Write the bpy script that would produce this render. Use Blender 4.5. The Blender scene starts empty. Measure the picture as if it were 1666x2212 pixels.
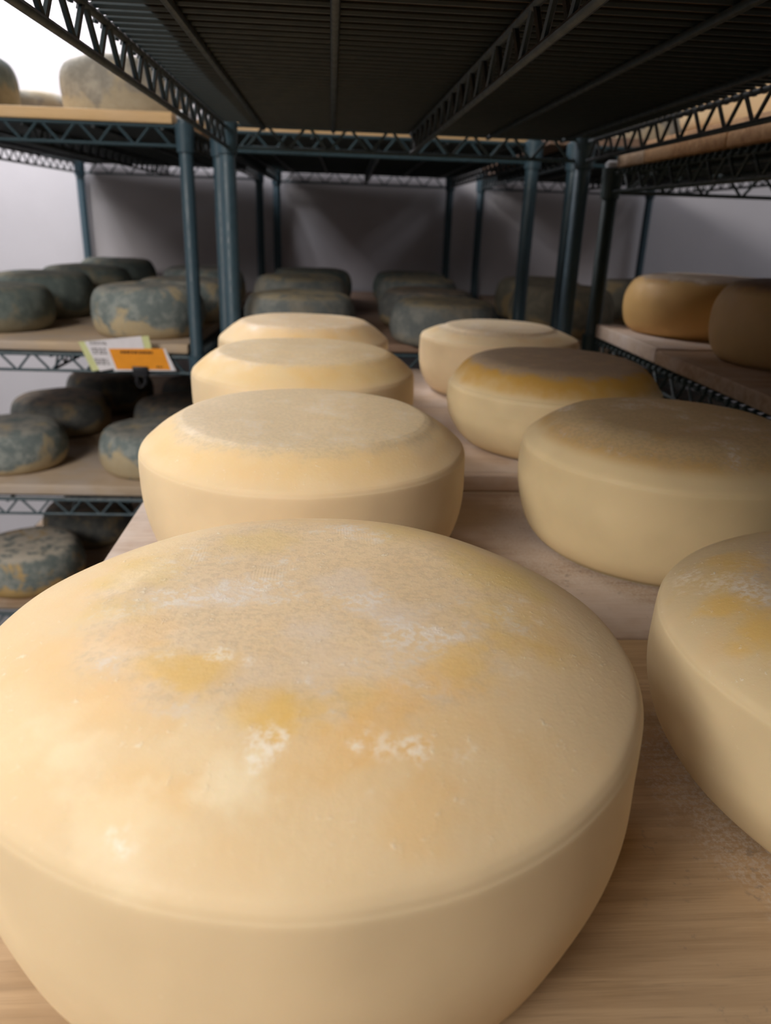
import bpy, bmesh, math, random
from mathutils import Vector, Matrix, noise as mnoise

random.seed(7)
ZO = 1.25                      # floor is z = 0, the camera stands 1.25 m above it
col = bpy.context.scene.collection
sc = bpy.context.scene

# ------------------------------------------------------------------ helpers
def tag(o, label=None, cat=None, group=None, kind=None):
    if label: o['label'] = label
    if cat: o['category'] = cat
    if group: o['group'] = group
    if kind: o['kind'] = kind
    return o

def empty(name, loc, rz=0.0):
    o = bpy.data.objects.new(name, None)
    o.empty_display_size = 0.05
    col.objects.link(o)
    o.location = loc
    o.rotation_euler = (0, 0, rz)
    return o

class MB:
    """collects vertices and faces of one mesh"""
    def __init__(self):
        self.v = []; self.f = []
    def tube(self, pts, r, seg=8, cap=True):
        pts = [Vector(p) for p in pts]
        n = len(pts); base = len(self.v)
        prev = None
        for i, p in enumerate(pts):
            t = (pts[min(i + 1, n - 1)] - pts[max(i - 1, 0)]).normalized()
            if prev is None:
                a = Vector((0, 0, 1)) if abs(t.z) < 0.9 else Vector((1, 0, 0))
                u = t.cross(a).normalized()
            else:
                u = (prev - t * prev.dot(t)).normalized()
            prev = u
            w = t.cross(u)
            rr = r[i] if isinstance(r, (list, tuple)) else r
            for k in range(seg):
                a = 2 * math.pi * k / seg
                self.v.append(p + u * (rr * math.cos(a)) + w * (rr * math.sin(a)))
        for i in range(n - 1):
            for k in range(seg):
                a = base + i * seg + k; b = base + i * seg + (k + 1) % seg
                self.f.append((a, b, b + seg, a + seg))
        if cap:
            self.f.append(tuple(base + k for k in reversed(range(seg))))
            self.f.append(tuple(base + (n - 1) * seg + k for k in range(seg)))
    def lathe(self, prof, c=(0, 0, 0), seg=20):
        base = len(self.v); n = len(prof)
        for r, z in prof:
            for k in range(seg):
                a = 2 * math.pi * k / seg
                self.v.append(Vector((c[0] + r * math.cos(a), c[1] + r * math.sin(a), c[2] + z)))
        for i in range(n - 1):
            for k in range(seg):
                a = base + i * seg + k; b = base + i * seg + (k + 1) % seg
                self.f.append((a, b, b + seg, a + seg))
        self.f.append(tuple(base + k for k in reversed(range(seg))))
        self.f.append(tuple(base + (n - 1) * seg + k for k in range(seg)))
    def box(self, x0, x1, y0, y1, z0, z1):
        b = len(self.v)
        for z in (z0, z1):
            for x, y in ((x0, y0), (x1, y0), (x1, y1), (x0, y1)):
                self.v.append(Vector((x, y, z)))
        for q in ((3, 2, 1, 0), (4, 5, 6, 7), (0, 1, 5, 4), (1, 2, 6, 5), (2, 3, 7, 6), (3, 0, 4, 7)):
            self.f.append(tuple(b + i for i in q))
    def slab(self, quad, d):
        """thin sheet: quad of 4 points, extruded by vector d"""
        b = len(self.v); d = Vector(d)
        for p in quad: self.v.append(Vector(p))
        for p in quad: self.v.append(Vector(p) + d)
        for q in ((0, 1, 2, 3), (7, 6, 5, 4), (0, 4, 5, 1), (1, 5, 6, 2), (2, 6, 7, 3), (3, 7, 4, 0)):
            self.f.append(tuple(b + i for i in q))
    def build(self, name, mat, parent=None, smooth=True, bevel=None, recalc=True, bevel_all=False):
        me = bpy.data.meshes.new(name)
        me.from_pydata([tuple(v) for v in self.v], [], self.f)
        if recalc or bevel:
            bm = bmesh.new(); bm.from_mesh(me)
            if bevel:
                bmesh.ops.bevel(bm, geom=bm.edges[:], offset=bevel, segments=3, profile=0.5, affect='EDGES')
            bmesh.ops.recalc_face_normals(bm, faces=bm.faces[:])
            bm.to_mesh(me); bm.free()
        if smooth:
            me.polygons.foreach_set('use_smooth', [True] * len(me.polygons))
        me.materials.append(mat)
        me.update()
        if smooth:
            try: me.set_sharp_from_angle(angle=math.radians(45))
            except Exception: pass
        o = bpy.data.objects.new(name, me)
        col.objects.link(o)
        if parent: o.parent = parent
        return o

# ------------------------------------------------------------------ materials
class NT:
    def __init__(self, name):
        self.m = bpy.data.materials.new(name); self.m.use_nodes = True
        self.t = self.m.node_tree; self.n = self.t.nodes; self.l = self.t.links
        self.b = self.n['Principled BSDF']; self.cache = {}
    def put(self, sock, v):
        if v is None: return
        if isinstance(v, bpy.types.NodeSocket): self.l.new(v, sock)
        elif isinstance(v, (tuple, list)) and len(v) == 3 and sock.type == 'RGBA': sock.default_value = (*v, 1)
        else: sock.default_value = v
    def math(self, op, a, b=None, c=None, clamp=False):
        n = self.n.new('ShaderNodeMath'); n.operation = op; n.use_clamp = clamp
        for i, v in enumerate((a, b, c)): self.put(n.inputs[i], v)
        return n.outputs[0]
    def mix(self, f, a, b, mode='MIX'):
        n = self.n.new('ShaderNodeMix'); n.data_type = 'RGBA'; n.blend_type = mode; n.clamp_factor = True
        self.put(n.inputs[0], f); self.put(n.inputs[6], a); self.put(n.inputs[7], b)
        return n.outputs[2]
    def step(self, v, a, b, x=0.0, y=1.0):
        n = self.n.new('ShaderNodeMapRange'); n.interpolation_type = 'SMOOTHSTEP'
        if b < a: a, b, x, y = b, a, y, x
        self.put(n.inputs[0], v)
        for i, k in enumerate((a, b, x, y)): n.inputs[i + 1].default_value = k
        return n.outputs[0]
    def noise(self, vec, scale, detail=3.0, rough=0.55, w=None, dist=0.0):
        if w is not None:          # w: (per-object random value, constant shift)
            r, k = w if isinstance(w, tuple) else (w, 0.0)
            key = (vec, k)
            if key not in self.cache:
                m = self.n.new('ShaderNodeVectorMath'); m.operation = 'MULTIPLY_ADD'
                self.put(m.inputs[0], r); m.inputs[1].default_value = (1.0, 0.73, 0.41)
                a = self.n.new('ShaderNodeVectorMath'); a.operation = 'ADD'
                self.put(a.inputs[0], vec); a.inputs[1].default_value = (k, -k * 0.6, k * 0.3)
                self.l.new(a.outputs[0], m.inputs[2])
                self.cache[key] = m.outputs[0]
            vec = self.cache[key]
        n = self.n.new('ShaderNodeTexNoise')
        self.put(n.inputs['Vector'], vec)
        n.inputs['Scale'].default_value = scale; n.inputs['Detail'].default_value = detail
        n.inputs['Roughness'].default_value = rough; n.inputs['Distortion'].default_value = dist
        return n.outputs['Fac']
    def attr(self, name):
        n = self.n.new('ShaderNodeAttribute'); n.attribute_name = name; return n.outputs['Fac']
    def coord(self): return self.n.new('ShaderNodeTexCoord').outputs['Object']
    def pos(self): return self.n.new('ShaderNodeNewGeometry').outputs['Position']
    def rand(self, k=30.0):
        return self.math('MULTIPLY', self.n.new('ShaderNodeObjectInfo').outputs['Random'], k)
    def map(self, v, scale):
        n = self.n.new('ShaderNodeMapping'); self.put(n.inputs['Vector'], v); n.inputs['Scale'].default_value = scale
        return n.outputs[0]
    def dist(self, v, p):
        n = self.n.new('ShaderNodeVectorMath'); n.operation = 'DISTANCE'
        self.put(n.inputs[0], v); n.inputs[1].default_value = p
        return n.outputs['Value']
    def mul(self, *a):
        r = a[0]
        for k in a[1:]: r = self.math('MULTIPLY', r, k)
        return r
    def bump(self, h, s, d, normal=None):
        n = self.n.new('ShaderNodeBump'); n.inputs['Strength'].default_value = s; n.inputs['Distance'].default_value = d
        self.put(n.inputs['Height'], h)
        if normal: self.put(n.inputs['Normal'], normal)
        return n.outputs[0]
    def set(self, **k):
        for a, v in k.items(): self.put(self.b.inputs[a.replace('_', ' ')], v)

def flat(name, c, rough=0.5, metal=0.0, var=0.06, scale=60):
    t = NT(name)
    n = t.noise(t.coord(), scale, 3)
    c2 = tuple(x * (1 - var * 3) for x in c)
    t.set(Base_Color=t.mix(n, c2, tuple(x * (1 + var) for x in c)), Roughness=rough, Metallic=metal)
    return t.m

YEL = (0.78, 0.51, 0.16); ORA = (0.80, 0.51, 0.21); PAL = (0.88, 0.74, 0.50); WHT = (0.92, 0.84, 0.70); PNK = (0.76, 0.60, 0.43)
def young_mat(name, side=(0.75, 0.575, 0.355), slope=(0.79, 0.585, 0.33), plateau=(0.70, 0.54, 0.38), stain=(0.74, 0.42, 0.11),
              stain_amt=0.55, plat_amt=0.8, plat_r=0.78, flecks=0.5, weave=0.0, weave_at=None, stained=False, top_h=0.68, bloom=(0.80, 0.72, 0.62)):
    t = NT(name)
    v = t.coord(); w = t.rand()
    rr = t.attr('rr'); hh = t.attr('hh')
    big = t.noise(v, 16, 3, 0.5, w); mid = t.noise(v, 48, 4, 0.6, w, 0.0); fine = t.noise(v, 300, 4, 0.65, w)
    vfine = t.noise(v, 1100, 2, 0.6, w)
    T = t.step(hh, top_h - 0.03, top_h + 0.07)
    rrn = t.math('ADD', rr, t.math('MULTIPLY', t.math('SUBTRACT', mid, 0.5), 0.22))
    P = t.mul(t.step(rrn, plat_r + 0.05, plat_r - 0.05), T)
    ring = t.mul(t.step(rrn, plat_r - 0.16, plat_r + 0.02), t.step(rrn, plat_r + 0.20, plat_r + 0.06), T)
    c = t.mix(t.step(big, 0.3, 0.7), tuple(x * 0.94 for x in side), tuple(min(1, x * 1.05) for x in side))
    c = t.mix(t.mul(T, t.step(big, 0.25, 0.6, 0.55, 1.0)), c, slope)
    # pale patches and rosy patches on the slope
    c = t.mix(t.mul(T, t.step(big, 0.50, 0.66), 0.30), c, (0.83, 0.67, 0.43))
    c = t.mix(t.mul(T, t.step(t.noise(v, 26, 3, 0.5, (w, 7.0)), 0.55, 0.70), 0.45 * stain_amt + 0.1), c, (0.78, 0.51, 0.24))
    c = t.mix(t.mul(ring, t.step(big, 0.40, 0.58), stain_amt), c, stain)
    c = t.mix(t.mul(T, t.step(t.noise(v, 32, 4, 0.55, (w, 3.0)), 0.55, 0.68), stain_amt * 0.6), c, stain)
    c = t.mix(t.mul(P, t.step(mid, 0.30, 0.52, 0.6, 1.0), plat_amt), c, plateau)
    c = t.mix(t.mul(P, t.step(fine, 0.44, 0.60), 0.55), c, tuple(x * 0.82 for x in plateau))
    c = t.mix(t.mul(P, t.step(t.noise(v, 34, 4, 0.6, (w, 11.0)), 0.52, 0.66), t.step(fine, 0.42, 0.58), 0.75), c, bloom)
    # white flecks: rough crumbs along the top rim and on the slope
    fl = t.mul(T, t.step(fine, 0.60, 0.68), t.step(mid, 0.50, 0.62), flecks)
    c = t.mix(fl, c, (0.90, 0.82, 0.66))
    if stained:
        at = t.n.new('ShaderNodeAttribute'); at.attribute_name = 'stain'
        c = t.mix(at.outputs['Alpha'], c, at.outputs['Color'])
        c = t.mix(t.mul(t.attr('crumb'), t.step(fine, 0.38, 0.62)), c, WHT)
    side_speck = t.mul(t.step(fine, 0.64, 0.72), 0.22)
    c = t.mix(side_speck, c, (0.84, 0.72, 0.52))
    # dry foot of the wheel, darkened further to paint its contact shadow
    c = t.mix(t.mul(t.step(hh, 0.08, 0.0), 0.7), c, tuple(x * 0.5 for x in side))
    h = t.math('ADD', t.mul(fine, T, 0.45), t.math('MULTIPLY', vfine, 0.10))
    h = t.math('ADD', h, t.mul(mid, 0.25))
    h = t.math('ADD', h, t.math('MULTIPLY', fl, 0.9))
    if weave:
        s = []
        for ax in ('X', 'Y'):
            wv = t.n.new('ShaderNodeTexWave'); wv.bands_direction = ax; wv.wave_type = 'BANDS'
            t.put(wv.inputs['Vector'], v); wv.inputs['Scale'].default_value = 230; wv.inputs['Distortion'].default_value = 0.6
            s.append(wv.outputs['Fac'])
        wm = t.mul(t.math('MULTIPLY', s[0], s[1]), P, t.step(t.noise(v, 22, 2, 0.5, (w, 5.0)), 0.50, 0.66))
        if weave_at: wm = t.mul(wm, t.step(t.dist(v, weave_at), 0.062, 0.025))
        c = t.mix(t.mul(wm, weave * 0.8), c, bloom)
        h = t.math('ADD', h, t.math('MULTIPLY', wm, weave))
    t.set(Base_Color=c, Roughness=t.step(mid, 0.3, 0.7, 0.50, 0.68), Normal=t.bump(h, 0.35, 0.0012))
    t.set(Subsurface_Weight=0.18, Subsurface_Radius=(0.02, 0.011, 0.005), Subsurface_Scale=0.35)
    t.b.inputs['Specular IOR Level'].default_value = 0.35
    return t.m

def aged_mat(name, mould=(0.150, 0.185, 0.185), pale=(0.34, 0.36, 0.33), tan=(0.46, 0.33, 0.16), top=(0.30, 0.26, 0.20),
             tan_amt=0.6, top_amt=0.6, pale_amt=0.55):
    t = NT(name)
    v = t.coord(); w = t.rand()
    hh = t.attr('hh')
    big = t.noise(v, 15, 4, 0.55, w, 0.3); mid = t.noise(v, 40, 5, 0.62, w); fine = t.noise(v, 190, 4, 0.6, w)
    c = t.mix(t.step(big, 0.3, 0.7), tuple(x * 0.82 for x in mould), mould)
    c = t.mix(t.mul(t.step(mid, 0.42, 0.66), pale_amt), c, pale)
    low = t.math('ADD', t.step(hh, 0.50, 0.08, 0, 0.22), big)
    c = t.mix(t.mul(t.step(low, 0.53, 0.64), tan_amt), c, tan)
    c = t.mix(t.mul(t.step(hh, 0.86, 0.97), t.step(mid, 0.36, 0.55), top_amt), c, top)
    c = t.mix(t.mul(t.step(fine, 0.50, 0.72), 0.28), c, pale)
    t.set(Base_Color=c, Roughness=0.85, Normal=t.bump(t.math('ADD', fine, mid), 0.5, 0.002))
    t.b.inputs['Specular IOR Level'].default_value = 0.2
    return t.m

def wood_mat(name, a=(0.60, 0.43, 0.26), b=(0.47, 0.32, 0.18), film=(0.60, 0.50, 0.43), film_amt=0.4, dust=(), specks=0.0):
    t = NT(name)
    v = t.coord(); w = t.rand()
    g1 = t.noise(t.map(v, (3.0, 42, 42)), 2.6, 5, 0.6, w, 0.7)
    g2 = t.noise(t.map(v, (6.0, 190, 190)), 3.5, 3, 0.6, w)
    pore = t.noise(t.map(v, (14.0, 420, 420)), 3.0, 2, 0.5, w)
    blot = t.noise(v, 11, 4, 0.6, w)
    c = t.mix(t.step(g1, 0.3, 0.7), b, a)
    c = t.mix(t.mul(t.step(g2, 0.5, 0.72), 0.35), c, tuple(x * 0.72 for x in b))
    c = t.mix(t.mul(t.step(pore, 0.62, 0.75), 0.35), c, tuple(x * 0.55 for x in b))
    c = t.mix(t.mul(t.step(blot, 0.40, 0.64), film_amt), c, film)
    P = t.pos()
    for (x, y, z, r0, amt) in dust:
        d = t.dist(P, (x, y, z))
        dn = t.math('ADD', d, t.math('MULTIPLY', t.math('SUBTRACT', t.noise(v, 60, 5, 0.65), 0.5), 0.07))
        m = t.mul(t.step(dn, r0 + 0.022, r0 + 0.002), t.step(t.noise(v, 420, 4, 0.7), 0.42, 0.62), amt)
        c = t.mix(m, c, (0.56, 0.50, 0.44))
    if specks:
        c = t.mix(t.mul(t.step(t.noise(v, 150, 4, 0.65), 0.60, 0.70), t.step(t.noise(v, 20, 2, 0.5), 0.50, 0.62), specks), c, (0.16, 0.14, 0.12))
    t.set(Base_Color=c, Roughness=0.62, Normal=t.bump(g2, 0.2, 0.0006))
    t.b.inputs['Specular IOR Level'].default_value = 0.3
    return t.m

def epoxy_mat(name, c):
    t = NT(name)
    n = t.noise(t.coord(), 90, 4)
    t.set(Base_Color=t.mix(n, tuple(x * 0.7 for x in c), tuple(x * 1.25 for x in c)),
          Roughness=t.step(n, 0.3, 0.7, 0.42, 0.58), Normal=t.bump(t.noise(t.coord(), 500, 2), 0.12, 0.0005))
    return t.m

M_epoxy_shaded = epoxy_mat('blue_green_epoxy_wire_shaded', (0.012, 0.022, 0.026))  # all one epoxy; wire colour darkened to paint the shade under the shelves
M_post = epoxy_mat('blue_green_epoxy_post', (0.029, 0.062, 0.084))  # lighter copy of the same epoxy for the lit posts
M_wire_lit = epoxy_mat('blue_green_epoxy_truss_lit', (0.026, 0.055, 0.070))  # lighter copy of the same epoxy for trusses facing the light
M_epoxy_dark = epoxy_mat('dark_green_epoxy_wire', (0.012, 0.026, 0.025))
M_board = wood_mat('board_wood', a=(0.54, 0.42, 0.30), b=(0.44, 0.33, 0.23), film=(0.50, 0.42, 0.36), film_amt=0.7)
M_board_tagged = wood_mat('board_wood_grey_top', a=(0.58, 0.44, 0.30), b=(0.50, 0.37, 0.25), film=(0.46, 0.38, 0.32), film_amt=0.8)
M_board_front = wood_mat('board_wood_warm', a=(0.49, 0.335, 0.19), b=(0.36, 0.235, 0.125), film=(0.42, 0.34, 0.27), film_amt=0.15,
                         dust=((0.2975, 0.2937, ZO - 0.262, 0.118, 0.45),), specks=0.4)
M_board_worn = wood_mat('board_wood_worn', a=(0.47, 0.355, 0.27), b=(0.37, 0.265, 0.19), film=(0.55, 0.47, 0.42), film_amt=0.6,
                        dust=((0.2943, 0.6256, ZO - 0.262, 0.135, 0.6),), specks=0.5)
M_board_far = wood_mat('board_wood_pink', a=(0.62, 0.48, 0.37), b=(0.54, 0.40, 0.30), film=(0.68, 0.59, 0.54), film_amt=0.6, specks=0.2)
M_board_edge = wood_mat('board_wood_golden', a=(0.70, 0.47, 0.24), b=(0.62, 0.40, 0.19), film_amt=0.1)
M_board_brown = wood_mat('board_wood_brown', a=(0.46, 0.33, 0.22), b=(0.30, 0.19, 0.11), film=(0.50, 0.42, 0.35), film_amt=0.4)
M_board_bounce = wood_mat('board_wood_bounce', a=(0.66, 0.42, 0.25), b=(0.50, 0.30, 0.17), film=(0.56, 0.40, 0.27), film_amt=0.4)  # wood seen from below, its colour lightened to paint bounce light
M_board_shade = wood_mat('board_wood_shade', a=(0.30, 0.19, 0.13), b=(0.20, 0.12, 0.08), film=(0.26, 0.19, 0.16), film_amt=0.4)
M_board_stain = wood_mat('board_wood_stained', a=(0.44, 0.25, 0.11), b=(0.27, 0.13, 0.05), film=(0.52, 0.35, 0.2), film_amt=0.35)

# ------------------------------------------------------------------ camera
F_PX, YAW, PITCH, ROLL = 1640.0, 0.0784638, 0.3664921, 0.0351013
fwd = Vector((math.sin(YAW) * math.cos(PITCH), math.cos(YAW) * math.cos(PITCH), -math.sin(PITCH)))
rgt = Vector((math.cos(YAW), -math.sin(YAW), 0)); up = rgt.cross(fwd)
r2 = rgt * math.cos(ROLL) + up * math.sin(ROLL); u2 = -rgt * math.sin(ROLL) + up * math.cos(ROLL)
cam = bpy.data.cameras.new('camera'); camo = bpy.data.objects.new('camera', cam); col.objects.link(camo)
cam.sensor_fit = 'VERTICAL'; cam.sensor_height = 36.0; cam.sensor_width = 36.0 * 1666 / 2212
cam.lens = 36.0 * F_PX / 2212
cam.clip_start = 0.01
mw = Matrix((r2, u2, -fwd)).transposed().to_4x4(); mw.translation = (0, 0, ZO)
camo.matrix_world = mw
cam.dof.use_dof = True; cam.dof.focus_distance = 0.37; cam.dof.aperture_fstop = 11.0
sc.camera = camo

# ------------------------------------------------------------------ room
def struct(name, quad_box, mat):
    m = MB(); m.box(*quad_box); o = m.build(name, mat, smooth=False); o['kind'] = 'structure'; return o
def plaster(name, c):
    t = NT(name); v = t.pos()
    n = t.noise(v, 3, 4); f = t.noise(v, 90, 3)
    t.set(Base_Color=t.mix(t.step(n, 0.3, 0.7), tuple(x * 0.93 for x in c), c), Roughness=0.6, Normal=t.bump(f, 0.1, 0.001))
    return t.m
M_wall = plaster('white_painted_wall', (0.60, 0.575, 0.61))
M_ceil = plaster('white_ceiling', (0.55, 0.55, 0.55))
M_floor = plaster('grey_sealed_floor', (0.13, 0.125, 0.125))
struct('wall_back', (-3.3, 2.5, 2.812, 2.95, -0.1, 2.6), M_wall)
M_wall2 = plaster('grey_painted_wall', (0.45, 0.45, 0.46))
struct('wall_left', (-3.4, -3.3, -2.0, 3.0, -0.1, 2.6), M_wall2)
struct('wall_right', (2.5, 2.6, -2.0, 3.0, -0.1, 2.6), M_wall2)
struct('floor', (-3.3, 2.5, -2.0, 2.812, -0.1, 0.0), M_floor)
struct('ceiling', (-3.4, 2.6, -2.0, 3.0, 2.6, 2.7), M_ceil)

# ------------------------------------------------------------------ wire shelving
PITCH_W, RW, RT = 0.0193, 0.0022, 0.0031
def truss(p0, p1, zt, zb, zig, post_gap=0.0):
    """one rail pair with its zigzag between two points of the plan"""
    m = MB()
    a = Vector((p0[0], p0[1], 0)); b = Vector((p1[0], p1[1], 0)); L = (b - a).length; d = (b - a) / L
    for z in (zt, zb): m.tube([a + Vector((0, 0, z)), b + Vector((0, 0, z))], RT, 8)
    n = max(2, round((L - 0.03) / zig)); s = (L - 0.03) / n
    pts = []
    for i in range(n):
        x = 0.015 + i * s
        pts += [a + d * x + Vector((0, 0, zb + 0.0015)), a + d * (x + s * 0.08) + Vector((0, 0, zb + 0.0015)),
                a + d * (x + s * 0.46) + Vector((0, 0, zt - 0.001)), a + d * (x + s * 0.60) + Vector((0, 0, zt - 0.001))]
    pts.append(a + d * (0.015 + n * s) + Vector((0, 0, zb + 0.0015)))
    m.tube(pts, 0.0024, 6)
    return m

def rack(label, x, y, rz, W, D, post_top, shelves, mat, pmat, tmat, rods=((0.10, 'rod'), (0.29, 'rod'), (0.505, 'truss'), (0.72, 'rod'), (0.93, 'rod'))):
    root = empty('wire_shelving_rack', (x, y, 0), rz)
    tag(root, label, 'shelving rack', 'wire shelving racks of the cheese cellar')
    for (px, py) in ((0, 0), (W, 0), (0, D), (W, D)):
        m = MB(); R = 0.0127
        prof = [(0.008, 0.0), (0.016, 0.0), (0.016, 0.008), (0.0105, 0.012), (0.0105, 0.03), (R, 0.032)]
        prof += [(R, post_top - 0.004), (R - 0.002, post_top), (0.003, post_top + 0.001)]
        m.lathe(prof, (px, py, 0), 20); p = m.build('post', pmat, root)
        c = MB(); c.lathe([(0.0125, post_top - 0.008), (0.0137, post_top - 0.008), (0.0137, post_top + 0.002), (0.009, post_top + 0.006), (0.002, post_top + 0.0065)], (px, py, 0), 18)
        c.build('post_cap', M_cap, p)
    for zt in shelves:
        deck = MB(); zw = zt - RW
        n = round((D - 0.012) / PITCH_W)
        for i in range(n + 1):
            yy = 0.006 + (D - 0.012) * i / n
            e = 0.004 if 1 < i < n - 1 else -0.022
            if e > 0:
                deck.tube([(-e - 0.0015, yy, zw - 0.0075), (-e, yy, zw - 0.001), (-e + 0.003, yy, zw), (W + e - 0.003, yy, zw), (W + e, yy, zw - 0.001), (W + e + 0.0015, yy, zw - 0.0075)], RW, 6)
            else:
                deck.tube([(0.022, yy, zw), (W - 0.022, yy, zw)], RW, 6)
        s = deck.build('wire_shelf', mat, root, recalc=False)
        zr = zt - 2 * RW - RT; zl = zr - 0.028
        for p0, p1, zg in (((0, 0.012), (0, D - 0.012), 0.0583), ((W, 0.012), (W, D - 0.012), 0.0583), ((0.012, 0), (W - 0.012, 0), 0.070), ((0.012, D), (W - 0.012, D), 0.070)):
            truss(p0, p1, zr if p0[1] != p1[1] else zt - RT - 0.0008, zl, zg).build('edge_truss', tmat if p0[1] == p1[1] else mat, s, recalc=False)
        for fx, kind in rods:
            if kind == 'truss':
                truss((W * fx, 0.004), (W * fx, D - 0.004), zr, zl, 0.0583).build('middle_truss', mat, s, recalc=False)
            else:
                r = MB(); r.tube([(W * fx, 0.0, zr + 0.0006), (W * fx, D, zr + 0.0006)], 0.0034, 8); r.build('support_rod', mat, s, recalc=False)
        for (px, py) in ((0, 0), (W, 0), (0, D), (W, D)):
            c = MB(); c.lathe([(0.0129, zt - 0.046), (0.0158, zt - 0.046), (0.0176, zt + 0.001), (0.0129, zt + 0.001)], (px, py, 0), 20)
            c.build('corner_sleeve', pmat, s)
    return root

M_cap = flat('grey_post_cap', (0.36, 0.36, 0.37), 0.5)
W = 0.584
NY0, NY1, SY0 = -0.137, 1.359, 0.165
DN = NY1 - NY0; DS = NY1 - SY0; DB = 1.222
NEAR = dict(x=-0.168, y=NY0, rz=0.0)
MID = dict(x=-0.207, y=1.56, rz=-0.018)
LEFT = dict(x=-0.266 - W, y=1.56, rz=-0.020)
RIGHT = dict(x=0.460, y=1.56, rz=-0.038)
SIDE = dict(x=0.468, y=SY0, rz=0.0)
Z = lambda z: ZO + z
rack('blue-green wire rack in the foreground holding the two rows of pale cheese wheels', NEAR['x'], NEAR['y'], 0, W, DN, Z(0.19), [Z(0.1374), Z(-0.286)], M_epoxy_shaded, M_post, M_wire_lit)
rack('wire rack straight behind the foreground rack holding mouldy grey cheeses', MID['x'], MID['y'], MID['rz'], W, DB, Z(0.165), [Z(0.1455), Z(-0.2525)], M_epoxy_shaded, M_post, M_wire_lit)
rack('wire rack on the left with an orange tag clipped to its middle shelf', LEFT['x'], LEFT['y'], LEFT['rz'], W, DB, Z(0.165), [Z(0.149), Z(-0.265), Z(-0.572), Z(-0.848)], M_epoxy_shaded, M_post, M_wire_lit)
rack('wire rack in the back right corner with tan mouldy cheeses', RIGHT['x'], RIGHT['y'], RIGHT['rz'], W, DB, Z(0.165), [Z(0.1455), Z(-0.2525), Z(-0.500)], M_epoxy_shaded, M_post, M_wire_lit)  # lowest shelf is added, only to darken the gap
rack('dark green wire rack on the right holding golden orange cheese wheels', SIDE['x'], SIDE['y'], 0, W, DS, Z(0.099), [Z(0.0925), Z(-0.180), Z(-0.450)], M_epoxy_dark, M_epoxy_dark, M_epoxy_dark)  # lowest shelf is added, to keep the space below dark

# ------------------------------------------------------------------ boards
def board(label, fr, lx, ly, w, d, zbot, th, mat, group, name='wooden_board'):
    """lx, ly: front left corner in the frame of rack fr"""
    m = MB(); m.box(-w / 2, w / 2, -d / 2, d / 2, 0, th)
    o = m.build(name, mat, None, bevel=min(0.002, th * 0.2))
    c, s = math.cos(fr['rz']), math.sin(fr['rz'])
    cx, cy = lx + w / 2, ly + d / 2
    o.location = (fr['x'] + c * cx - s * cy, fr['y'] + s * cx + c * cy, Z(zbot) + 0.0003)
    o.rotation_euler = (0, 0, fr['rz'])
    tag(o, label, 'board', group)
    return o
ORD = ['front', 'second', 'third', 'fourth', 'fifth']
def planks(fr, zbot, th, mats, y0, D, n, where, group, x0=-0.013, w=0.61, x1=None, w1=None):
    d = (D - y0) / n
    for i in range(n):
        back = 0.044 if (x1 is not None or w > 0.6) and i == n - 1 and fr not in (NEAR, SIDE) else 0.0  # rearmost board lengthened to keep light off the wall below
        board(('rearmost' if i == n - 1 else ORD[i] + ('' if i == 0 else ' from the front')) + ' board on ' + where, fr, 0.0205 if back else (x1 if x1 is not None and i else x0) + random.uniform(-0.002, 0.002), y0 + i * d, 0.543 if back else (w1 if w1 and i else w), d - 0.002 + back, zbot, th,
              mats[min(i, len(mats) - 1)], group)
G = 'boards on the foreground rack'
E0 = 0.0205
T0 = 0.024
def nearb(label, y0, y1, z, th, mat, name='wooden_board'):
    return board(label, NEAR, -0.013, y0 - NY0, 0.612, y1 - y0, z, th, mat, G, name)
nearb('warm tan wooden board in front of the nearest pale wheel, under the viewer', NY0 + E0, 0.1635, -0.286, T0, M_board_front)
nearb('warm tan wooden board under the nearest pale cheese wheel', 0.165, 0.4415, -0.286, T0, M_board_front)
nearb('pinkish grey worn wooden board under the second pale wheels from the front', 0.443, 0.737, -0.286, T0, M_board_worn)
nearb('lower board under the raised board of the third pale wheels', 0.7385, 1.034, -0.286, T0, M_board)
nearb('lower board under the raised board of the farthest pale wheels', 1.036, NY1 - E0, -0.286, T0, M_board)
nearb('narrow raised wooden batten across the foreground rack between the cheese rows', 0.7395, 0.7498, -0.262, 0.0183, M_board_far, 'wooden_batten')
nearb('raised pinkish wooden board under the third pale wheels from the front', 0.7522, 1.042, -0.262, 0.0183, M_board_far)
nearb('raised pinkish wooden board under the farthest pale wheels', 1.0438, NY1 - E0, -0.262, 0.0183, M_board_far)
planks(NEAR, 0.1374, 0.022, [M_board_bounce], E0, DN - E0, 5, 'the top shelf of the foreground rack', 'boards on the foreground top shelf', 0.032, 0.520)
planks(MID, 0.1455, 0.016, [M_board_edge, M_board_shade], 0.0205, DB - 0.0205, 4, 'the top shelf of the rack straight behind', 'boards on the middle rack top shelf', -0.048, 0.645)  # boards widened past the posts to stop light streaks
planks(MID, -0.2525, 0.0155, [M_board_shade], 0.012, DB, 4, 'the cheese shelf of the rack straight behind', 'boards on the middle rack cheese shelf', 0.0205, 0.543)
planks(LEFT, 0.149, 0.019, [M_board_edge, M_board_shade], -0.004, DB - 0.0205, 4, 'the top shelf of the left rack', 'boards on the left rack top shelf', 0.0205, 0.543, -0.016, 0.628)  # rear boards overhang to narrow the gap that lets light through
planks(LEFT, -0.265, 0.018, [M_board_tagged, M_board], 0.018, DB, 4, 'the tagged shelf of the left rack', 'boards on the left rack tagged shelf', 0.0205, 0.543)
planks(LEFT, -0.572, 0.022, [M_board, M_board_brown], 0.018, DB, 4, 'the shelf below the orange tag of the left rack', 'boards on the left rack lower shelf', 0.0205, 0.543)
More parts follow.
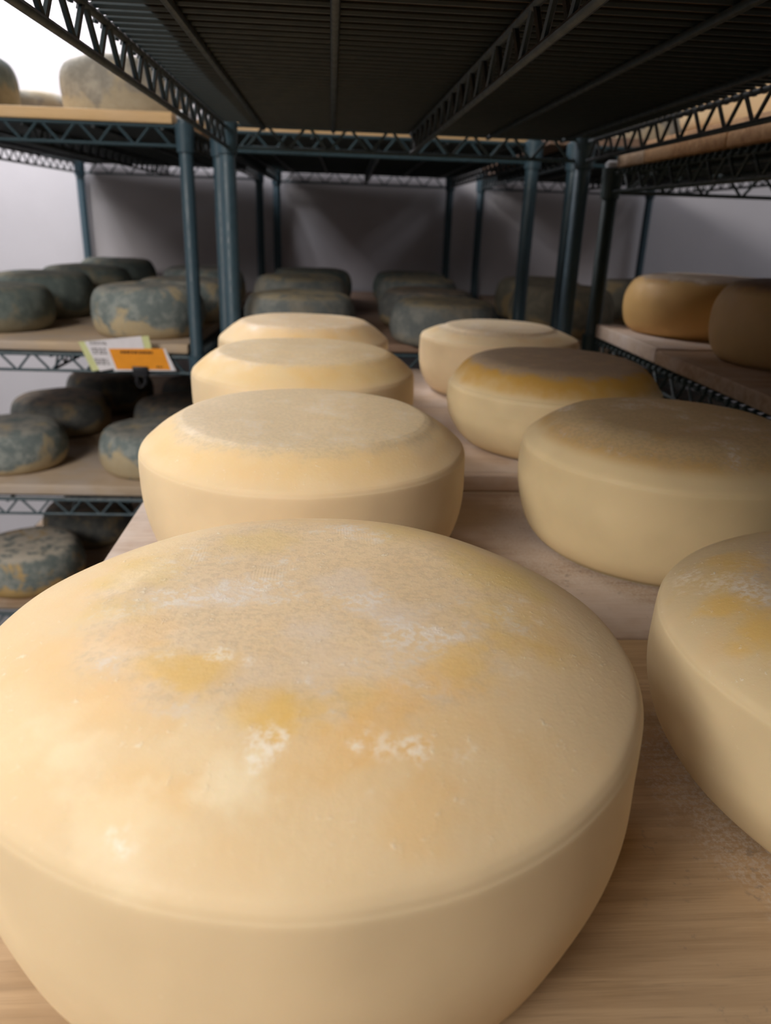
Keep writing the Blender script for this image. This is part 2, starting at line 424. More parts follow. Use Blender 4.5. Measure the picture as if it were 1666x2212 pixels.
planks(LEFT, -0.848, 0.020, [M_board_brown], 0.018, DB, 4, 'the lowest shelf of the left rack', 'boards on the left rack lowest shelf', 0.0205, 0.543)
planks(RIGHT, 0.1455, 0.016, [M_board_shade], 0.0205, DB - 0.0205, 4, 'the top shelf of the back right rack', 'boards on the right rack top shelf', -0.048, 0.645)  # widened like the middle rack boards, to block light between racks
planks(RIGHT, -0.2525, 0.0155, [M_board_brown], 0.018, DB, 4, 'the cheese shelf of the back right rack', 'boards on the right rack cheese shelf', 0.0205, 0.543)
planks(RIGHT, -0.500, 0.020, [M_board_shade], 0.018, DB, 4, 'the added low shelf of the back right rack', 'added boards on the right rack low shelf', 0.0205, 0.543)  # added boards that darken the gap under the right rack
GS = 'boards on the side rack'
board('pale wooden board under the far golden wheel on the right rack', SIDE, -0.004, 0.905, 0.58, 0.262, -0.180, 0.022, M_board_far, GS)
board('brown wooden board under the near golden wheel on the right rack', SIDE, -0.004, 0.585, 0.58, 0.317, -0.180, 0.019, M_board_brown, GS)
board('brown wooden board nearest the viewer on the right rack cheese shelf', SIDE, -0.004, 0.27, 0.58, 0.312, -0.180, 0.019, M_board_brown, GS)
board('thin pale wooden board at the far end of the right rack top shelf', SIDE, -0.008, 1.046, 0.58, 0.112, 0.0925, 0.0185, M_board_brown, GS)
board('stained brown wooden board under the pale golden wheel on the right rack top shelf', SIDE, -0.008, 0.795, 0.58, 0.249, 0.0925, 0.029, M_board_stain, GS)
board('stained brown wooden board under the near golden wheel on the right rack top shelf', SIDE, -0.008, 0.48, 0.58, 0.313, 0.0925, 0.029, M_board_stain, GS)
planks(SIDE, -0.450, 0.022, [M_board_brown], 0.3, DS - 0.025, 3, 'the added low shelf of the right rack', 'added boards on the side rack low shelf', 0.0, 0.57)  # added boards, put in to hide the bright wall and floor below

# ------------------------------------------------------------------ cheese wheels
def smooth_profile(P, sub=6):
    out = []
    for i in range(len(P) - 1):
        p0 = P[max(i - 1, 0)]; p1 = P[i]; p2 = P[i + 1]; p3 = P[min(i + 2, len(P) - 1)]
        for k in range(sub):
            t = k / sub
            q = []
            for j in range(2):
                a = 2 * p1[j]; b = p2[j] - p0[j]; c = 2 * p0[j] - 5 * p1[j] + 4 * p2[j] - p3[j]; d = -p0[j] + 3 * p1[j] - 3 * p2[j] + p3[j]
                q.append(0.5 * (a + b * t + c * t * t + d * t ** 3))
            out.append((max(q[0], 0.0), max(q[1], 0.0)))
    out.append(P[-1])
    return out
FOOT = [(0.0, 0.0), (0.4, 0.0), (0.76, 0.0), (0.815, 0.012), (0.865, 0.055), (0.925, 0.16), (0.975, 0.33), (0.998, 0.50)]
def wheel(hc, rp, rf, p=0.0):
    k = (1 - rf) / 0.185
    P = [(0, 0), (0.4, 0), (rf - 0.05, 0), (rf, 0.012), (rf + 0.05 * k, 0.055), (rf + 0.11 * k, 0.16), (0.975, 0.33), (0.998, 0.48), (1.0, hc * 0.82),
         (0.9975, hc * 0.95), (0.991, hc * 0.985), (0.982, hc + 0.008), (0.962, hc + 0.03)]
    if p:      # domed top
        h0 = hc + 0.03
        return P + [(0.962 + (rp - 0.962) * t, h0 + (1 - h0) * (1 - (1 - t) ** p)) for t in (0.12, 0.25, 0.4, 0.55, 0.7, 0.85, 1.0)] + [(rp * 0.5, 1.0), (0, 1.0)]
    return P + [(0.965 + (rp - 0.965) * 0.5, hc + 0.03 + (0.94 - hc) * 0.55), (rp + 0.02, 0.955), (rp - 0.03, 0.985), (rp - 0.10, 0.996), (rp * 0.5, 1.0), (0, 1.0)]
PROF = {
    'A1': wheel(0.815, 0.50, 0.816, 2.0), 'A2': wheel(0.80, 0.788, 0.81), 'A3': wheel(0.80, 0.80, 0.81), 'A4': wheel(0.763, 0.765, 0.81),
    'B1': wheel(0.80, 0.55, 0.757, 2.3), 'B2': wheel(0.77, 0.5, 0.825, 2.4), 'B3': wheel(0.70, 0.62, 0.763, 2.6), 'B4': wheel(0.82, 0.70, 0.80),
    'dome': FOOT + [(1.0, 0.58), (0.994, 0.625), (0.982, 0.660), (0.962, 0.690), (0.90, 0.760), (0.80, 0.862), (0.70, 0.935), (0.58, 0.980), (0.40, 0.998), (0.0, 1.0)],
    'plateau': FOOT + [(1.0, 0.55), (0.995, 0.600), (0.984, 0.640), (0.966, 0.668), (0.90, 0.775), (0.83, 0.900), (0.785, 0.962), (0.74, 0.985), (0.60, 0.995), (0.0, 1.0)],
    'soft': FOOT + [(1.0, 0.58), (0.992, 0.68), (0.975, 0.755), (0.945, 0.805), (0.885, 0.862), (0.80, 0.925), (0.70, 0.970), (0.55, 0.992), (0.3, 1.0), (0.0, 1.0)],
    'round': [(0.0, 0.0), (0.5, 0.0), (0.80, 0.0), (0.88, 0.03), (0.95, 0.13), (0.99, 0.30), (1.0, 0.46), (0.99, 0.62), (0.955, 0.76), (0.89, 0.89), (0.79, 0.965), (0.62, 0.995), (0.3, 1.0), (0.0, 1.0)],
    'tall': [(0.0, 0.0), (0.5, 0.0), (0.90, 0.0), (0.955, 0.03), (0.98, 0.13), (0.99, 0.30), (1.0, 0.50), (0.99, 0.66), (0.945, 0.80), (0.87, 0.90), (0.76, 0.965), (0.6, 0.995), (0.3, 1.0), (0.0, 1.0)],
}
def cheese(label, group, X, Y, z, R, H, prof, mat, seg=96, rough=0.006, seed=0, sub=6, name='cheese_wheel', blobs=()):
    P = smooth_profile(PROF[prof], sub)
    vs, fs, rr, hh = [], [], [], []
    P = [p for p in P if p[0] > 1e-4]
    off = Vector((seed * 3.17, seed * 1.31, seed * 2.7))
    def add(r, h, a):
        d = Vector((math.cos(a) * r, math.sin(a) * r, h * 0.9))
        k = mnoise.noise(d * 1.3 + off) * rough * 2.2 + mnoise.noise(d * 4.0 + off) * rough * 0.8
        kk = k * (1 if h > 0.03 else 0.3)
        q = r * (1 + kk); zz = h * (1 + (mnoise.noise(d * 1.7 - off) * rough * 2.0 if h > 0.5 else 0))
        vs.append((R * q * math.cos(a), R * q * math.sin(a), max(0.0, H * zz) if h > 0 else 0.0)); rr.append(r); hh.append(h)
    for r, h in P:
        for k in range(seg): add(r, h, 2 * math.pi * k / seg)
    n = len(P)
    for i in range(n - 1):
        for k in range(seg):
            a = i * seg + k; b = i * seg + (k + 1) % seg
            fs.append((a, b, b + seg, a + seg))
    b0 = len(vs); vs.append((0, 0, 0)); rr.append(0); hh.append(0)
    t0 = len(vs); vs.append((0, 0, H * (1 + mnoise.noise(Vector((0, 0, 0.9)) * 1.7 - off) * rough * 2.0))); rr.append(0); hh.append(1)
    for k in range(seg):
        fs.append((b0, (k + 1) % seg, k)); fs.append((t0, (n - 1) * seg + k, (n - 1) * seg + (k + 1) % seg))
    me = bpy.data.meshes.new(name); me.from_pydata(vs, [], fs)
    for nm, arr in (('rr', rr), ('hh', hh)):
        at = me.attributes.new(nm, 'FLOAT', 'POINT'); at.data.foreach_set('value', arr)
    if blobs:      # stains of the rind, kept as mesh attributes
        st, cr = [], []
        for x, y, zz in vs:
            if zz < H * 0.5: st += (0, 0, 0, 0); cr.append(0.0); continue
            p = Vector((x, y, zz))
            wv = 0.009 * mnoise.noise(p * 48 + off) + 0.006 * mnoise.noise(p * 120 + off) + 0.003 * mnoise.noise(p * 330 + off)
            k, C, wa = 0.0, Vector((0, 0, 0)), 0.0
            for bx, by, bz, br, am, bc in blobs:
                d = (p - Vector((bx, by, bz))).length + wv * min(1.0, br / 0.012)
                if d >= br: continue
                u = min(1.0, (br - d) / (br * 0.75)); u = u * u * (3 - 2 * u) * am
                if bc == WHT: wa = max(wa, u)
                else: C = C * (1 - u) + Vector(bc) * u; k = k + u - k * u
            if k > 1e-4: C = C / k
            st += (C[0], C[1], C[2], k); cr.append(wa)
        me.attributes.new('stain', 'FLOAT_COLOR', 'POINT').data.foreach_set('color', st)
        me.attributes.new('crumb', 'FLOAT', 'POINT').data.foreach_set('value', cr)
    me.polygons.foreach_set('use_smooth', [True] * len(me.polygons))
    me.materials.append(mat); me.update()
    o = bpy.data.objects.new(name, me); col.objects.link(o)
    o.location = (X, Y, Z(z))
    tag(o, label, 'cheese', group)
    return o

Z1, Z2 = -0.262, -0.2437
PCH = (0.84, 0.56, 0.27); YLW = (0.76, 0.55, 0.20); GRY = (0.70, 0.62, 0.55)
A1_BLOBS = [
    (0.085, 0.030, 0.108, 0.036, 0.55, (0.72, 0.52, 0.20)), (0.078, -0.022, 0.108, 0.030, 0.5, (0.74, 0.53, 0.20)), (0.050, 0.080, 0.113, 0.036, 0.45, (0.73, 0.54, 0.22)), (-0.070, 0.050, 0.112, 0.040, 0.4, (0.78, 0.56, 0.24)),
    (-0.0348, -0.0530, 0.1197, 0.0170, 0.90, YEL), (-0.0485, -0.0444, 0.1197, 0.0160, 0.70, YEL), (-0.0093, -0.0699, 0.1196, 0.0150, 0.90, YEL),
    (0.0008, -0.0713, 0.1195, 0.0140, 0.60, YEL), (0.0153, -0.0644, 0.1197, 0.0130, 0.55, YEL), (0.0345, -0.0670, 0.1195, 0.0180, 0.70, ORA),
    (0.0460, -0.0593, 0.1195, 0.0160, 0.55, ORA), (0.0371, -0.0830, 0.1191, 0.0100, 0.50, ORA), (0.0539, -0.0484, 0.1195, 0.0180, 0.50, YEL),
    (0.0752, -0.0330, 0.1193, 0.0180, 0.45, YEL), (0.0246, -0.0829, 0.1192, 0.0170, 0.55, ORA), (0.0120, -0.0908, 0.1190, 0.0160, 0.45, ORA),
    (0.0323, -0.1057, 0.1118, 0.0180, 0.40, ORA), (-0.0404, -0.0987, 0.1139, 0.0170, 0.50, ORA), (-0.0288, -0.0994, 0.1157, 0.0140, 0.40, ORA),
    (-0.0637, -0.0621, 0.1191, 0.0200, 0.50, PCH), (-0.0614, -0.0289, 0.1197, 0.0220, 0.50, PCH), (-0.0824, -0.0341, 0.1192, 0.0180, 0.40, PCH),
    (-0.0712, 0.0201, 0.1195, 0.0250, 0.50, YLW), (-0.0250, 0.0588, 0.1198, 0.0220, 0.40, YLW), (0.0854, 0.0209, 0.1192, 0.0220, 0.40, YLW),
    (0.0699, 0.0501, 0.1193, 0.0200, 0.35, YLW), (-0.0734, -0.0080, 0.1195, 0.0200, 0.45, YLW), (-0.0224, -0.1001, 0.1162, 0.0130, 0.60, PAL),
    (-0.0157, -0.1040, 0.1148, 0.0120, 0.50, PAL), (-0.0433, -0.1100, 0.1070, 0.0200, 0.50, PAL), (-0.0446, -0.1120, 0.1055, 0.0055, 0.90, WHT),
    (-0.0331, -0.0887, 0.1183, 0.0200, 0.40, PAL), (-0.0679, -0.0824, 0.1139, 0.0150, 0.45, PAL), (-0.0753, -0.0713, 0.1156, 0.0180, 0.40, PAL),
    (0.0339, -0.0868, 0.1187, 0.0090, 0.75, WHT), (0.0269, -0.0891, 0.1188, 0.0090, 0.60, WHT), (0.0478, -0.0875, 0.1170, 0.0075, 0.90, WHT),
    (0.0435, -0.0880, 0.1175, 0.0050, 0.80, WHT), (-0.0101, -0.0874, 0.1192, 0.0070, 0.75, WHT), (-0.0129, -0.0934, 0.1184, 0.0040, 0.80, WHT),
    (0.0196, -0.1021, 0.1154, 0.0050, 0.80, WHT), (0.0154, -0.0885, 0.1191, 0.0040, 0.70, WHT), (-0.0302, -0.0422, 0.1200, 0.0060, 0.70, WHT),
    (-0.0477, -0.0409, 0.1198, 0.0060, 0.70, WHT), (-0.0186, -0.0481, 0.1200, 0.0040, 0.60, WHT), (0.0728, -0.0511, 0.1192, 0.0060, 0.50, WHT),
    (0.0838, -0.0262, 0.1192, 0.0060, 0.50, WHT), (0.0902, -0.0155, 0.1191, 0.0060, 0.45, WHT), (0.0855, 0.0035, 0.1193, 0.0060, 0.40, WHT),
    (0.0061, -0.0270, 0.1201, 0.0200, 0.45, GRY), (0.0341, -0.0169, 0.1201, 0.0200, 0.40, GRY), (0.0171, 0.0104, 0.1201, 0.0200, 0.35, GRY),
    (-0.0310, 0.0023, 0.1200, 0.0200, 0.35, GRY), (0.0094, -0.0457, 0.1201, 0.0250, 0.50, PNK), (-0.0148, -0.0563, 0.1199, 0.0180, 0.40, PNK),
    (0.0255, -0.0430, 0.1201, 0.0180, 0.40, PNK)]
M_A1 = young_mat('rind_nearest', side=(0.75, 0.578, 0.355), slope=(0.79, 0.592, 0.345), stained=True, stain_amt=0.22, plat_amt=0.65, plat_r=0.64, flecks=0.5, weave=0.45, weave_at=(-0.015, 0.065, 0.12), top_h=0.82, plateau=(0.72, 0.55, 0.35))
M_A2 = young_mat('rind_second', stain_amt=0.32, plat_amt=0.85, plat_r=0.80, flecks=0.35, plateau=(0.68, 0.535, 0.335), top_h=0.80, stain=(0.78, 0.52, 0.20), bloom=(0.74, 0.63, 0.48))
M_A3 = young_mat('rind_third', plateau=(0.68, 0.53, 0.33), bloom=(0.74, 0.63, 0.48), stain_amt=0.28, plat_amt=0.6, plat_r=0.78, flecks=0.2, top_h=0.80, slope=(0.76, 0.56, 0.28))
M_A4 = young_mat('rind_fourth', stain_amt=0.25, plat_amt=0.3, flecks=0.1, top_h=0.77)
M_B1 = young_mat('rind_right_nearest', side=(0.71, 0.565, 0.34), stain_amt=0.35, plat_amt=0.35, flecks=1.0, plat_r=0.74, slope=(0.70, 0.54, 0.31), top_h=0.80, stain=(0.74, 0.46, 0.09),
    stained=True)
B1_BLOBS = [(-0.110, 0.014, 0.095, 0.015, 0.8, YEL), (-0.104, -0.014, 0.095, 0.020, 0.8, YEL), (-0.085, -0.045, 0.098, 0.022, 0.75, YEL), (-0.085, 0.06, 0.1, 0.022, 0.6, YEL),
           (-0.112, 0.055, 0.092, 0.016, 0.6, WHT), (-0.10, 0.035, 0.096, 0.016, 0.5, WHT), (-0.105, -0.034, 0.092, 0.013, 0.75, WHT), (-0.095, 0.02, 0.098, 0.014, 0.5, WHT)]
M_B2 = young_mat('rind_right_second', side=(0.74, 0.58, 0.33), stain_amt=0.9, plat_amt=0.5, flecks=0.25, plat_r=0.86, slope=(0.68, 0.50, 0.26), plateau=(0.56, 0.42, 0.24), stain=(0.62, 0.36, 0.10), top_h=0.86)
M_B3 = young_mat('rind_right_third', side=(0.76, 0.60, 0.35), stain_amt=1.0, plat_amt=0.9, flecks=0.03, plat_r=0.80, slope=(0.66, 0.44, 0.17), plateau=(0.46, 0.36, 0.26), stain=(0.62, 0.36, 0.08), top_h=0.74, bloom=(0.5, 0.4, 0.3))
M_B4 = young_mat('rind_right_fourth', slope=(0.86, 0.68, 0.42), stain_amt=0.3, plat_amt=0.4, flecks=0.05, top_h=0.82)  # slope colour lightened to paint the light on this top
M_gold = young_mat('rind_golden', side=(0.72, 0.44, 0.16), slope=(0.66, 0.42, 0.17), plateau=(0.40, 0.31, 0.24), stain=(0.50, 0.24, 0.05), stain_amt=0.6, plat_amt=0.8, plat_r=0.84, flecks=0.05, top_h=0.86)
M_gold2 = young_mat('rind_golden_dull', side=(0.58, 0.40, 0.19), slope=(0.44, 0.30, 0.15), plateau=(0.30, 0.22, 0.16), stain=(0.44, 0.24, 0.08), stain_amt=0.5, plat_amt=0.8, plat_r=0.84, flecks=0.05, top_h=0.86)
GY = 'pale cheese wheels on the foreground rack'
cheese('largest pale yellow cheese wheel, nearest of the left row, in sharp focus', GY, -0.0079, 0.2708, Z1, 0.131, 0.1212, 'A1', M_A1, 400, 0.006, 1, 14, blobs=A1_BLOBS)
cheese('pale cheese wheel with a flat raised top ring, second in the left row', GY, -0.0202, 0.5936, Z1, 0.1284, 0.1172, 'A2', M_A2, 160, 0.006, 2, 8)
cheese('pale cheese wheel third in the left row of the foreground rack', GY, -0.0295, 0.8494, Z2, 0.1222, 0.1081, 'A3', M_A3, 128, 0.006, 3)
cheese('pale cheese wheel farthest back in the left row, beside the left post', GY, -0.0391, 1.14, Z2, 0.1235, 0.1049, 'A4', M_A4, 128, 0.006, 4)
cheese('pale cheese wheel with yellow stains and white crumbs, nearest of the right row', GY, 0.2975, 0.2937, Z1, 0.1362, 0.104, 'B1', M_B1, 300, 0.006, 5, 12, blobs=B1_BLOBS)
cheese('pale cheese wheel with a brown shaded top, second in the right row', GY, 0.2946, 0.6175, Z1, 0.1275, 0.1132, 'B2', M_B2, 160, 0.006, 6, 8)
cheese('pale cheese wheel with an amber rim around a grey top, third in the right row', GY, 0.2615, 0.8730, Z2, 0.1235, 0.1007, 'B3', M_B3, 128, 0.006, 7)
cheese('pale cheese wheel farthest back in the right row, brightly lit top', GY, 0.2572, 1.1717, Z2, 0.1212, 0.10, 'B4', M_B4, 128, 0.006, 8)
GG = 'golden cheese wheels on the right rack'
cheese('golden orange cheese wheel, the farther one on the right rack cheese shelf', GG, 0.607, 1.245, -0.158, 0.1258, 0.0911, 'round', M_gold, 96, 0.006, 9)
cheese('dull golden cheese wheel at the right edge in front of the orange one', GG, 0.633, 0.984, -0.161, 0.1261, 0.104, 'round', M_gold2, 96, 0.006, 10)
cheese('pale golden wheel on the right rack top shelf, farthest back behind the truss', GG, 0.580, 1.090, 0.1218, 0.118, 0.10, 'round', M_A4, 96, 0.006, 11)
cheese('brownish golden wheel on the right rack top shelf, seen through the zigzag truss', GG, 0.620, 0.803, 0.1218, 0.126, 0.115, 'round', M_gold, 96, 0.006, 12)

M_g1 = aged_mat('rind_mould_grey_tan', mould=(0.185, 0.22, 0.215), pale=(0.38, 0.395, 0.36), tan=(0.52, 0.40, 0.23), top=(0.36, 0.32, 0.27), tan_amt=0.8, pale_amt=0.6)
M_g7 = aged_mat('rind_mould_pale_top', mould=(0.17, 0.20, 0.19), pale=(0.40, 0.39, 0.34), tan=(0.60, 0.36, 0.10), tan_amt=0.75, top=(0.50, 0.44, 0.36), top_amt=1.0)
M_g6 = aged_mat('rind_mould_plain_grey', mould=(0.16, 0.175, 0.17), pale=(0.30, 0.295, 0.26), tan=(0.36, 0.28, 0.17), tan_amt=0.3, top=(0.36, 0.29, 0.17), top_amt=0.8)
M_g2 = aged_mat('rind_mould_green', mould=(0.125, 0.155, 0.145), pale=(0.21, 0.24, 0.22), tan_amt=0.3, top=(0.22, 0.20, 0.15))
M_g3 = aged_mat('rind_mould_brown', mould=(0.11, 0.115, 0.11), pale=(0.2, 0.19, 0.17), tan=(0.42, 0.29, 0.13), tan_amt=0.5, top=(0.26, 0.20, 0.15), top_amt=0.8)
M_g4 = aged_mat('rind_mould_tan', mould=(0.24, 0.22, 0.17), pale=(0.36, 0.32, 0.24), tan=(0.46, 0.33, 0.17), tan_amt=0.8)
M_g5 = aged_mat('rind_mould_pale_tan', mould=(0.30, 0.28, 0.24), pale=(0.50, 0.46, 0.38), tan=(0.46, 0.38, 0.25), tan_amt=0.7, top=(0.5, 0.44, 0.36))
def aged(lst, zz, group):
    for i, (lab, X, Y, R, H, m, *p) in enumerate(lst):
        cheese(lab, group, X, Y, zz, R, H, p[0] if p else 'round', m, 64, 0.014, 20 + i + X * 7 + zz * 5, 4)
aged([('mouldy grey-green cheese cut by the left edge, front of the tagged shelf', -0.728, 1.756, 0.1187, 0.0917, M_g2),
      ('blue-grey mouldy cheese with tan patches just behind the orange tag', -0.3948, 1.7202, 0.1184, 0.1031, M_g1),
      ('dark mouldy cheese second from the front at the left of the tagged shelf', -0.7105, 2.000, 0.1204, 0.1032, M_g2),
      ('dark mouldy cheese third from the front at the left of the tagged shelf', -0.6815, 2.255, 0.1212, 0.1051, M_g2),
      ('mouldy cheese farthest back at the left of the tagged shelf, by the wall', -0.6743, 2.5674, 0.118, 0.1082, M_g2),
      ('pale grey cheese directly behind the tan-patched one on the tagged shelf', -0.3625, 1.975, 0.1192, 0.0985, M_g1),
      ('grey cheese third from the front at the right of the tagged shelf', -0.3705, 2.3391, 0.1177, 0.1057, M_g1)], -0.247, 'mouldy cheeses on the tagged shelf')
aged([('brown-grey cheese front left on the shelf straight behind', -0.0662, 1.6827, 0.1186, 0.0892, M_g6),
      ('blue-grey cheese second in the left row on the shelf straight behind', -0.0776, 2.0179, 0.1204, 0.1009, M_g6),
      ('dark cheese last in the left row on the shelf straight behind', -0.0595, 2.3988, 0.1209, 0.0949, M_g2),
      ('grey mottled cheese front right on the shelf straight behind', 0.2373, 1.6156 + 0.005, 0.1137, 0.0873, M_g6),
      ('dark brown cheese second in the right row on the shelf straight behind', 0.2323, 1.9105 - 0.02, 0.1198, 0.085, M_g3),
      ('blue-grey cheese third in the right row on the shelf straight behind', 0.2414, 2.205, 0.1153, 0.0906, M_g6),
      ('dark cheese last in the right row on the shelf straight behind', 0.2492, 2.49, 0.1186, 0.0886, M_g2)], -0.237, 'mouldy cheeses on the shelf straight behind')
aged([('tan mouldy cheese behind the right posts, front of the back right rack', 0.5422, 1.8163, 0.1214, 0.108, M_g4),
      ('dark tan cheese second in the left row of the back right rack', 0.569, 2.1282, 0.1205, 0.1043, M_g4),
      ('tan cheese front of the right row of the back right rack', 0.835, 1.86, 0.12, 0.105, M_g4),
      ('tan cheese second in the right row of the back right rack', 0.86, 2.16, 0.12, 0.105, M_g4)], -0.237, 'mouldy cheeses on the back right rack')
aged([('grey-green cheese with a brown top at the left edge below the tagged shelf', -0.7274, 1.73, 0.1193, 0.0953, M_g1),
      ('grey-green cheese below the orange tag, half hidden by the pale wheel', -0.4035, 1.7118, 0.1214, 0.0985, M_g1),
      ('dark brown-topped cheese second in the left row below the tagged shelf', -0.7119, 2.0308, 0.1244, 0.0952, M_g3),
      ('dark cheese second in the right row below the tagged shelf', -0.3908, 1.988, 0.1203, 0.0986, M_g3),
      ('black-grey cheese third in the left row below the tagged shelf', -0.655, 2.295, 0.124, 0.1059, M_g3),
      ('black-grey cheese third in the right row below the tagged shelf', -0.3749, 2.2552, 0.1201, 0.1007, M_g3)], -0.550, 'mouldy cheeses below the tagged shelf')
aged([('mouldy cheese with a pale top and orange spots on the lowest shelf', -0.7096, 1.69, 0.1225, 0.0988, M_g7),
      ('dark cheese behind the pale-topped one on the lowest shelf', -0.6486, 1.965, 0.1169, 0.095, M_g3)], -0.828, 'mouldy cheeses on the lowest shelf')
aged([('large tan mouldy cheese on the left rack top shelf, right of the gap', -0.405, 1.72, 0.122, 0.104, M_g5, 'tall'),
      ('large dark green-grey cheese on the left rack top shelf at the picture edge', -0.738, 1.72, 0.122, 0.106, M_g2, 'tall'),
      ('pale green-grey cheese behind the two large cheeses on the left rack top shelf', -0.72, 2.02, 0.12, 0.078, M_g5)], 0.168, 'mouldy cheeses on the left rack top shelf')

aged([('pale yellow-grey cheese on the back right rack top shelf, beside the right posts', 0.684, 1.77, 0.117, 0.085, M_g5),
      ('pale cheese behind another on the back right rack top shelf', 0.72, 2.05, 0.117, 0.085, M_g5)], 0.1615, 'cheeses on the back right rack top shelf')

aged([('added dark cheese front left on the low shelf of the back right rack', 0.60, 1.80, 0.12, 0.10, M_g3),  # these cheeses are added to fill the gap with dark
      ('added dark cheese front right on the low shelf of the back right rack', 0.88, 1.82, 0.12, 0.10, M_g3),
      ('added dark cheese second on the left of the low shelf of the back right rack', 0.62, 2.10, 0.12, 0.10, M_g3),
      ('added dark cheese second on the right of the low shelf of the back right rack', 0.90, 2.12, 0.12, 0.10, M_g3)], -0.4795, 'added dark cheeses on the low shelf of the back right rack')

# ------------------------------------------------------------------ tags and clip
def P(x, z, y=1.5425): return (x, y, Z(z))
M_green = flat('pale_green_paper', (0.66, 0.68, 0.33), 0.7)
M_white = flat('white_paper', (0.80, 0.76, 0.79), 0.7)
M_orange = flat('orange_paper', (0.88, 0.32, 0.005), 0.6)
M_ink = flat('grey_ink', (0.24, 0.22, 0.23), 0.8)
M_inkd = flat('dark_ink', (0.10, 0.03, 0.005), 0.8)
M_clip = flat('black_clip', (0.018, 0.018, 0.022), 0.3)
ty = 1.5400
lab = empty('paper_label', (-0.42, ty, Z(-0.30)))
tag(lab, 'white printed paper label with pale green borders behind the orange tag', 'label')
def sheet(name, quad, mat, parent, y, th=0.0004):
    m = MB(); m.slab([Vector((x - parent.location.x, y - parent.location.y, Z(z) - parent.location.z)) for x, z in quad], (0, th, 0))
    return m.build(name, mat, parent, smooth=False)
sheet('label_backing', [(-0.493, -0.241), (-0.357, -0.226), (-0.349, -0.276), (-0.472, -0.298)], M_green, lab, ty)
w = sheet('printed_sheet', [(-0.481, -0.240), (-0.371, -0.227), (-0.362, -0.278), (-0.457, -0.2975)], M_white, lab, ty - 0.0006)
def strokes(name, x0, z0, x1, z1, rows, mat, parent, y, skew=0.10, wmin=0.003, wmax=0.009):
    m = MB(); rnd = random.Random(name + str(x0))
    for r in range(rows):
        z = z0 + (z1 - z0) * (r + 0.5) / rows; hh_ = abs(z1 - z0) / rows * 0.33; x = x0 + (z0 - z) * 0.35
        xe = x1 + (z0 - z) * 0.35
        while x < xe:
            l = rnd.uniform(wmin, wmax)
            m.slab([Vector((a - parent.location.x, y - parent.location.y, Z(c) - parent.location.z)) for a, c in ((x, z + hh_), (min(x + l, xe), z + hh_), (min(x + l, xe), z - hh_), (x, z - hh_))], (0, 0.0002, 0))
            x += l + rnd.uniform(0.001, 0.0025)
    o = m.build(name, mat, None, smooth=False)
    return o
def under(o, parent_part):
    o.parent = parent_part
for a in ((-0.470, -0.2515, -0.442, -0.2645, 3), (-0.466, -0.272, -0.440, -0.285, 3)):
    under(strokes('printed_text', *a, M_ink, lab, ty - 0.0009), w)
under(strokes('fine_print', -0.472, -0.239, -0.44, -0.246, 2, M_ink, lab, ty - 0.0009, wmax=0.005), w)
ot = empty('orange_tag', (-0.375, ty - 0.004, Z(-0.295)))
tag(ot, 'orange tag with white border clipped to the left rack middle shelf', 'tag')
sheet('tag_card', [(-0.441, -0.253), (-0.326, -0.250), (-0.308, -0.2935), (-0.428, -0.2965)], M_white, ot, ty - 0.003)
o2 = sheet('orange_panel', [(-0.435, -0.2525), (-0.330, -0.250), (-0.318, -0.2915), (-0.423, -0.2925)], M_orange, ot, ty - 0.0036)
under(strokes('printed_text', -0.414, -0.2545, -0.352, -0.2625, 1, M_inkd, ot, ty - 0.0039, wmin=0.003, wmax=0.006), o2)
under(strokes('printed_text', -0.346, -0.2835, -0.334, -0.289, 1, M_inkd, ot, ty - 0.0039, wmin=0.003, wmax=0.004), o2)
cl = empty('binder_clip', (-0.377, ty - 0.004, Z(-0.30)))
tag(cl, 'small black binder clip holding the orange tag', 'clip')
m = MB()
m.v += [Vector(v) for v in ((-0.015, -0.0045, 0.014), (0.015, -0.0045, 0.014), (0.015, 0.010, 0.014), (-0.015, 0.010, 0.014),
                            (-0.014, -0.0052, -0.004), (0.014, -0.0052, -0.004), (0.014, 0.014, -0.010), (-0.014, 0.014, -0.010))]
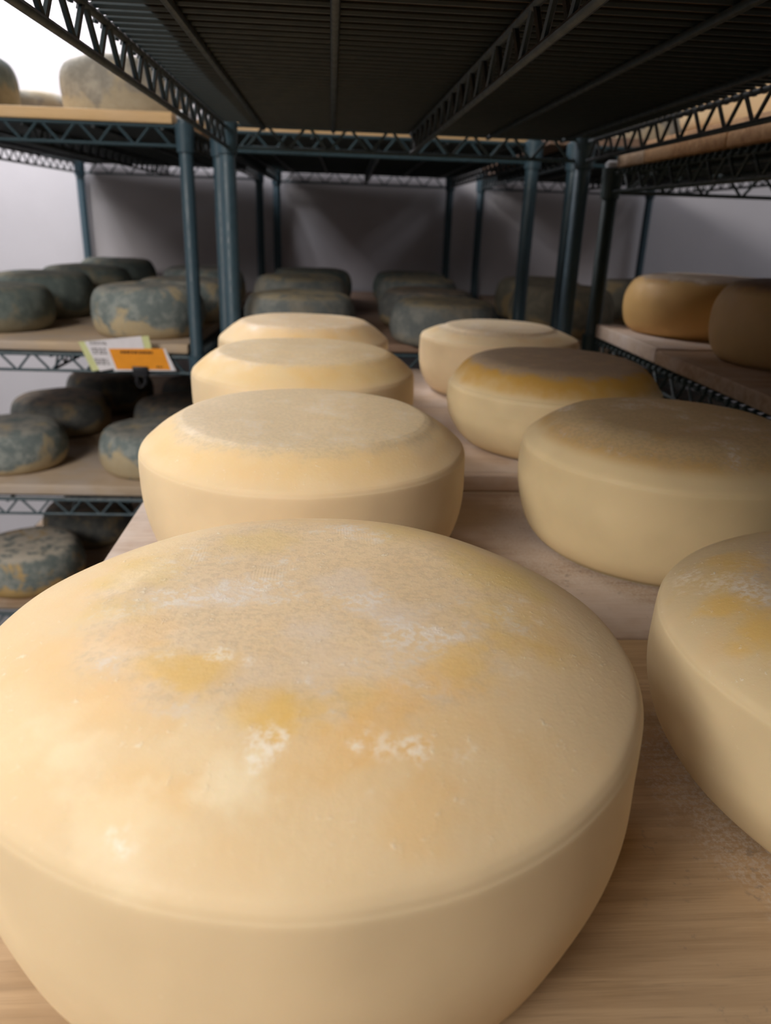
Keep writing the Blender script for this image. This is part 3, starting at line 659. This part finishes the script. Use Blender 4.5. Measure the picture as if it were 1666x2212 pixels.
m.f += [(3, 2, 1, 0), (4, 5, 6, 7), (0, 1, 5, 4), (1, 2, 6, 5), (2, 3, 7, 6), (3, 0, 4, 7)]
m.build('clip_body', M_clip, cl, bevel=0.001)
for yy, lean in ((-0.0035, -0.006), (0.006, 0.004)):
    h = MB()
    h.tube([(-0.007, yy, -0.002), (-0.0085, yy + lean * 0.5, -0.014), (-0.006, yy + lean, -0.023), (0.0, yy + lean, -0.026), (0.006, yy + lean, -0.023), (0.0085, yy + lean * 0.5, -0.014), (0.007, yy, -0.002)], 0.0016, 8)
    h.build('clip_handle', M_clip, cl)

# ------------------------------------------------------------------ light
def area(name, loc, sx, sy, power, color=(1, 1, 1), rot=(0, 0, 0)):
    l = bpy.data.lights.new(name, 'AREA'); l.shape = 'RECTANGLE'; l.size = sx; l.size_y = sy; l.energy = power; l.color = color
    o = bpy.data.objects.new(name, l); col.objects.link(o); o.location = loc; o.rotation_euler = rot
    return o
area('ceiling_tube_left', (-1.35, -0.1, 2.55), 0.5, 1.2, 20, (1.0, 0.945, 0.88))
area('ceiling_tube_entry', (-1.60, -1.40, 2.45), 1.0, 1.2, 92, (1.0, 0.96, 0.915), (math.radians(22), math.radians(-22), 0))
area('ceiling_tube_back', (-1.0, 2.42, 2.5), 0.7, 0.45, 44, (0.97, 0.97, 1.0))
area('ceiling_tube_right', (1.75, 1.9, 2.55), 0.4, 1.2, 6, (0.90, 0.93, 1.0))
wd = bpy.data.worlds.new('world'); sc.world = wd; wd.use_nodes = True
wd.node_tree.nodes['Background'].inputs[0].default_value = (1.0, 0.95, 0.9, 1); wd.node_tree.nodes['Background'].inputs[1].default_value = 0.02

sc.view_settings.view_transform = 'Standard'
sc.view_settings.look = 'None'
sc.view_settings.exposure = 0.0
sc.cycles.use_denoising = True
sc.cycles.max_bounces = 6
sc.cycles.diffuse_bounces = 4
sc.cycles.glossy_bounces = 2
sc.cycles.caustics_reflective = False
sc.cycles.caustics_refractive = False
sc.cycles.use_adaptive_sampling = True
sc.cycles.adaptive_threshold = 0.1
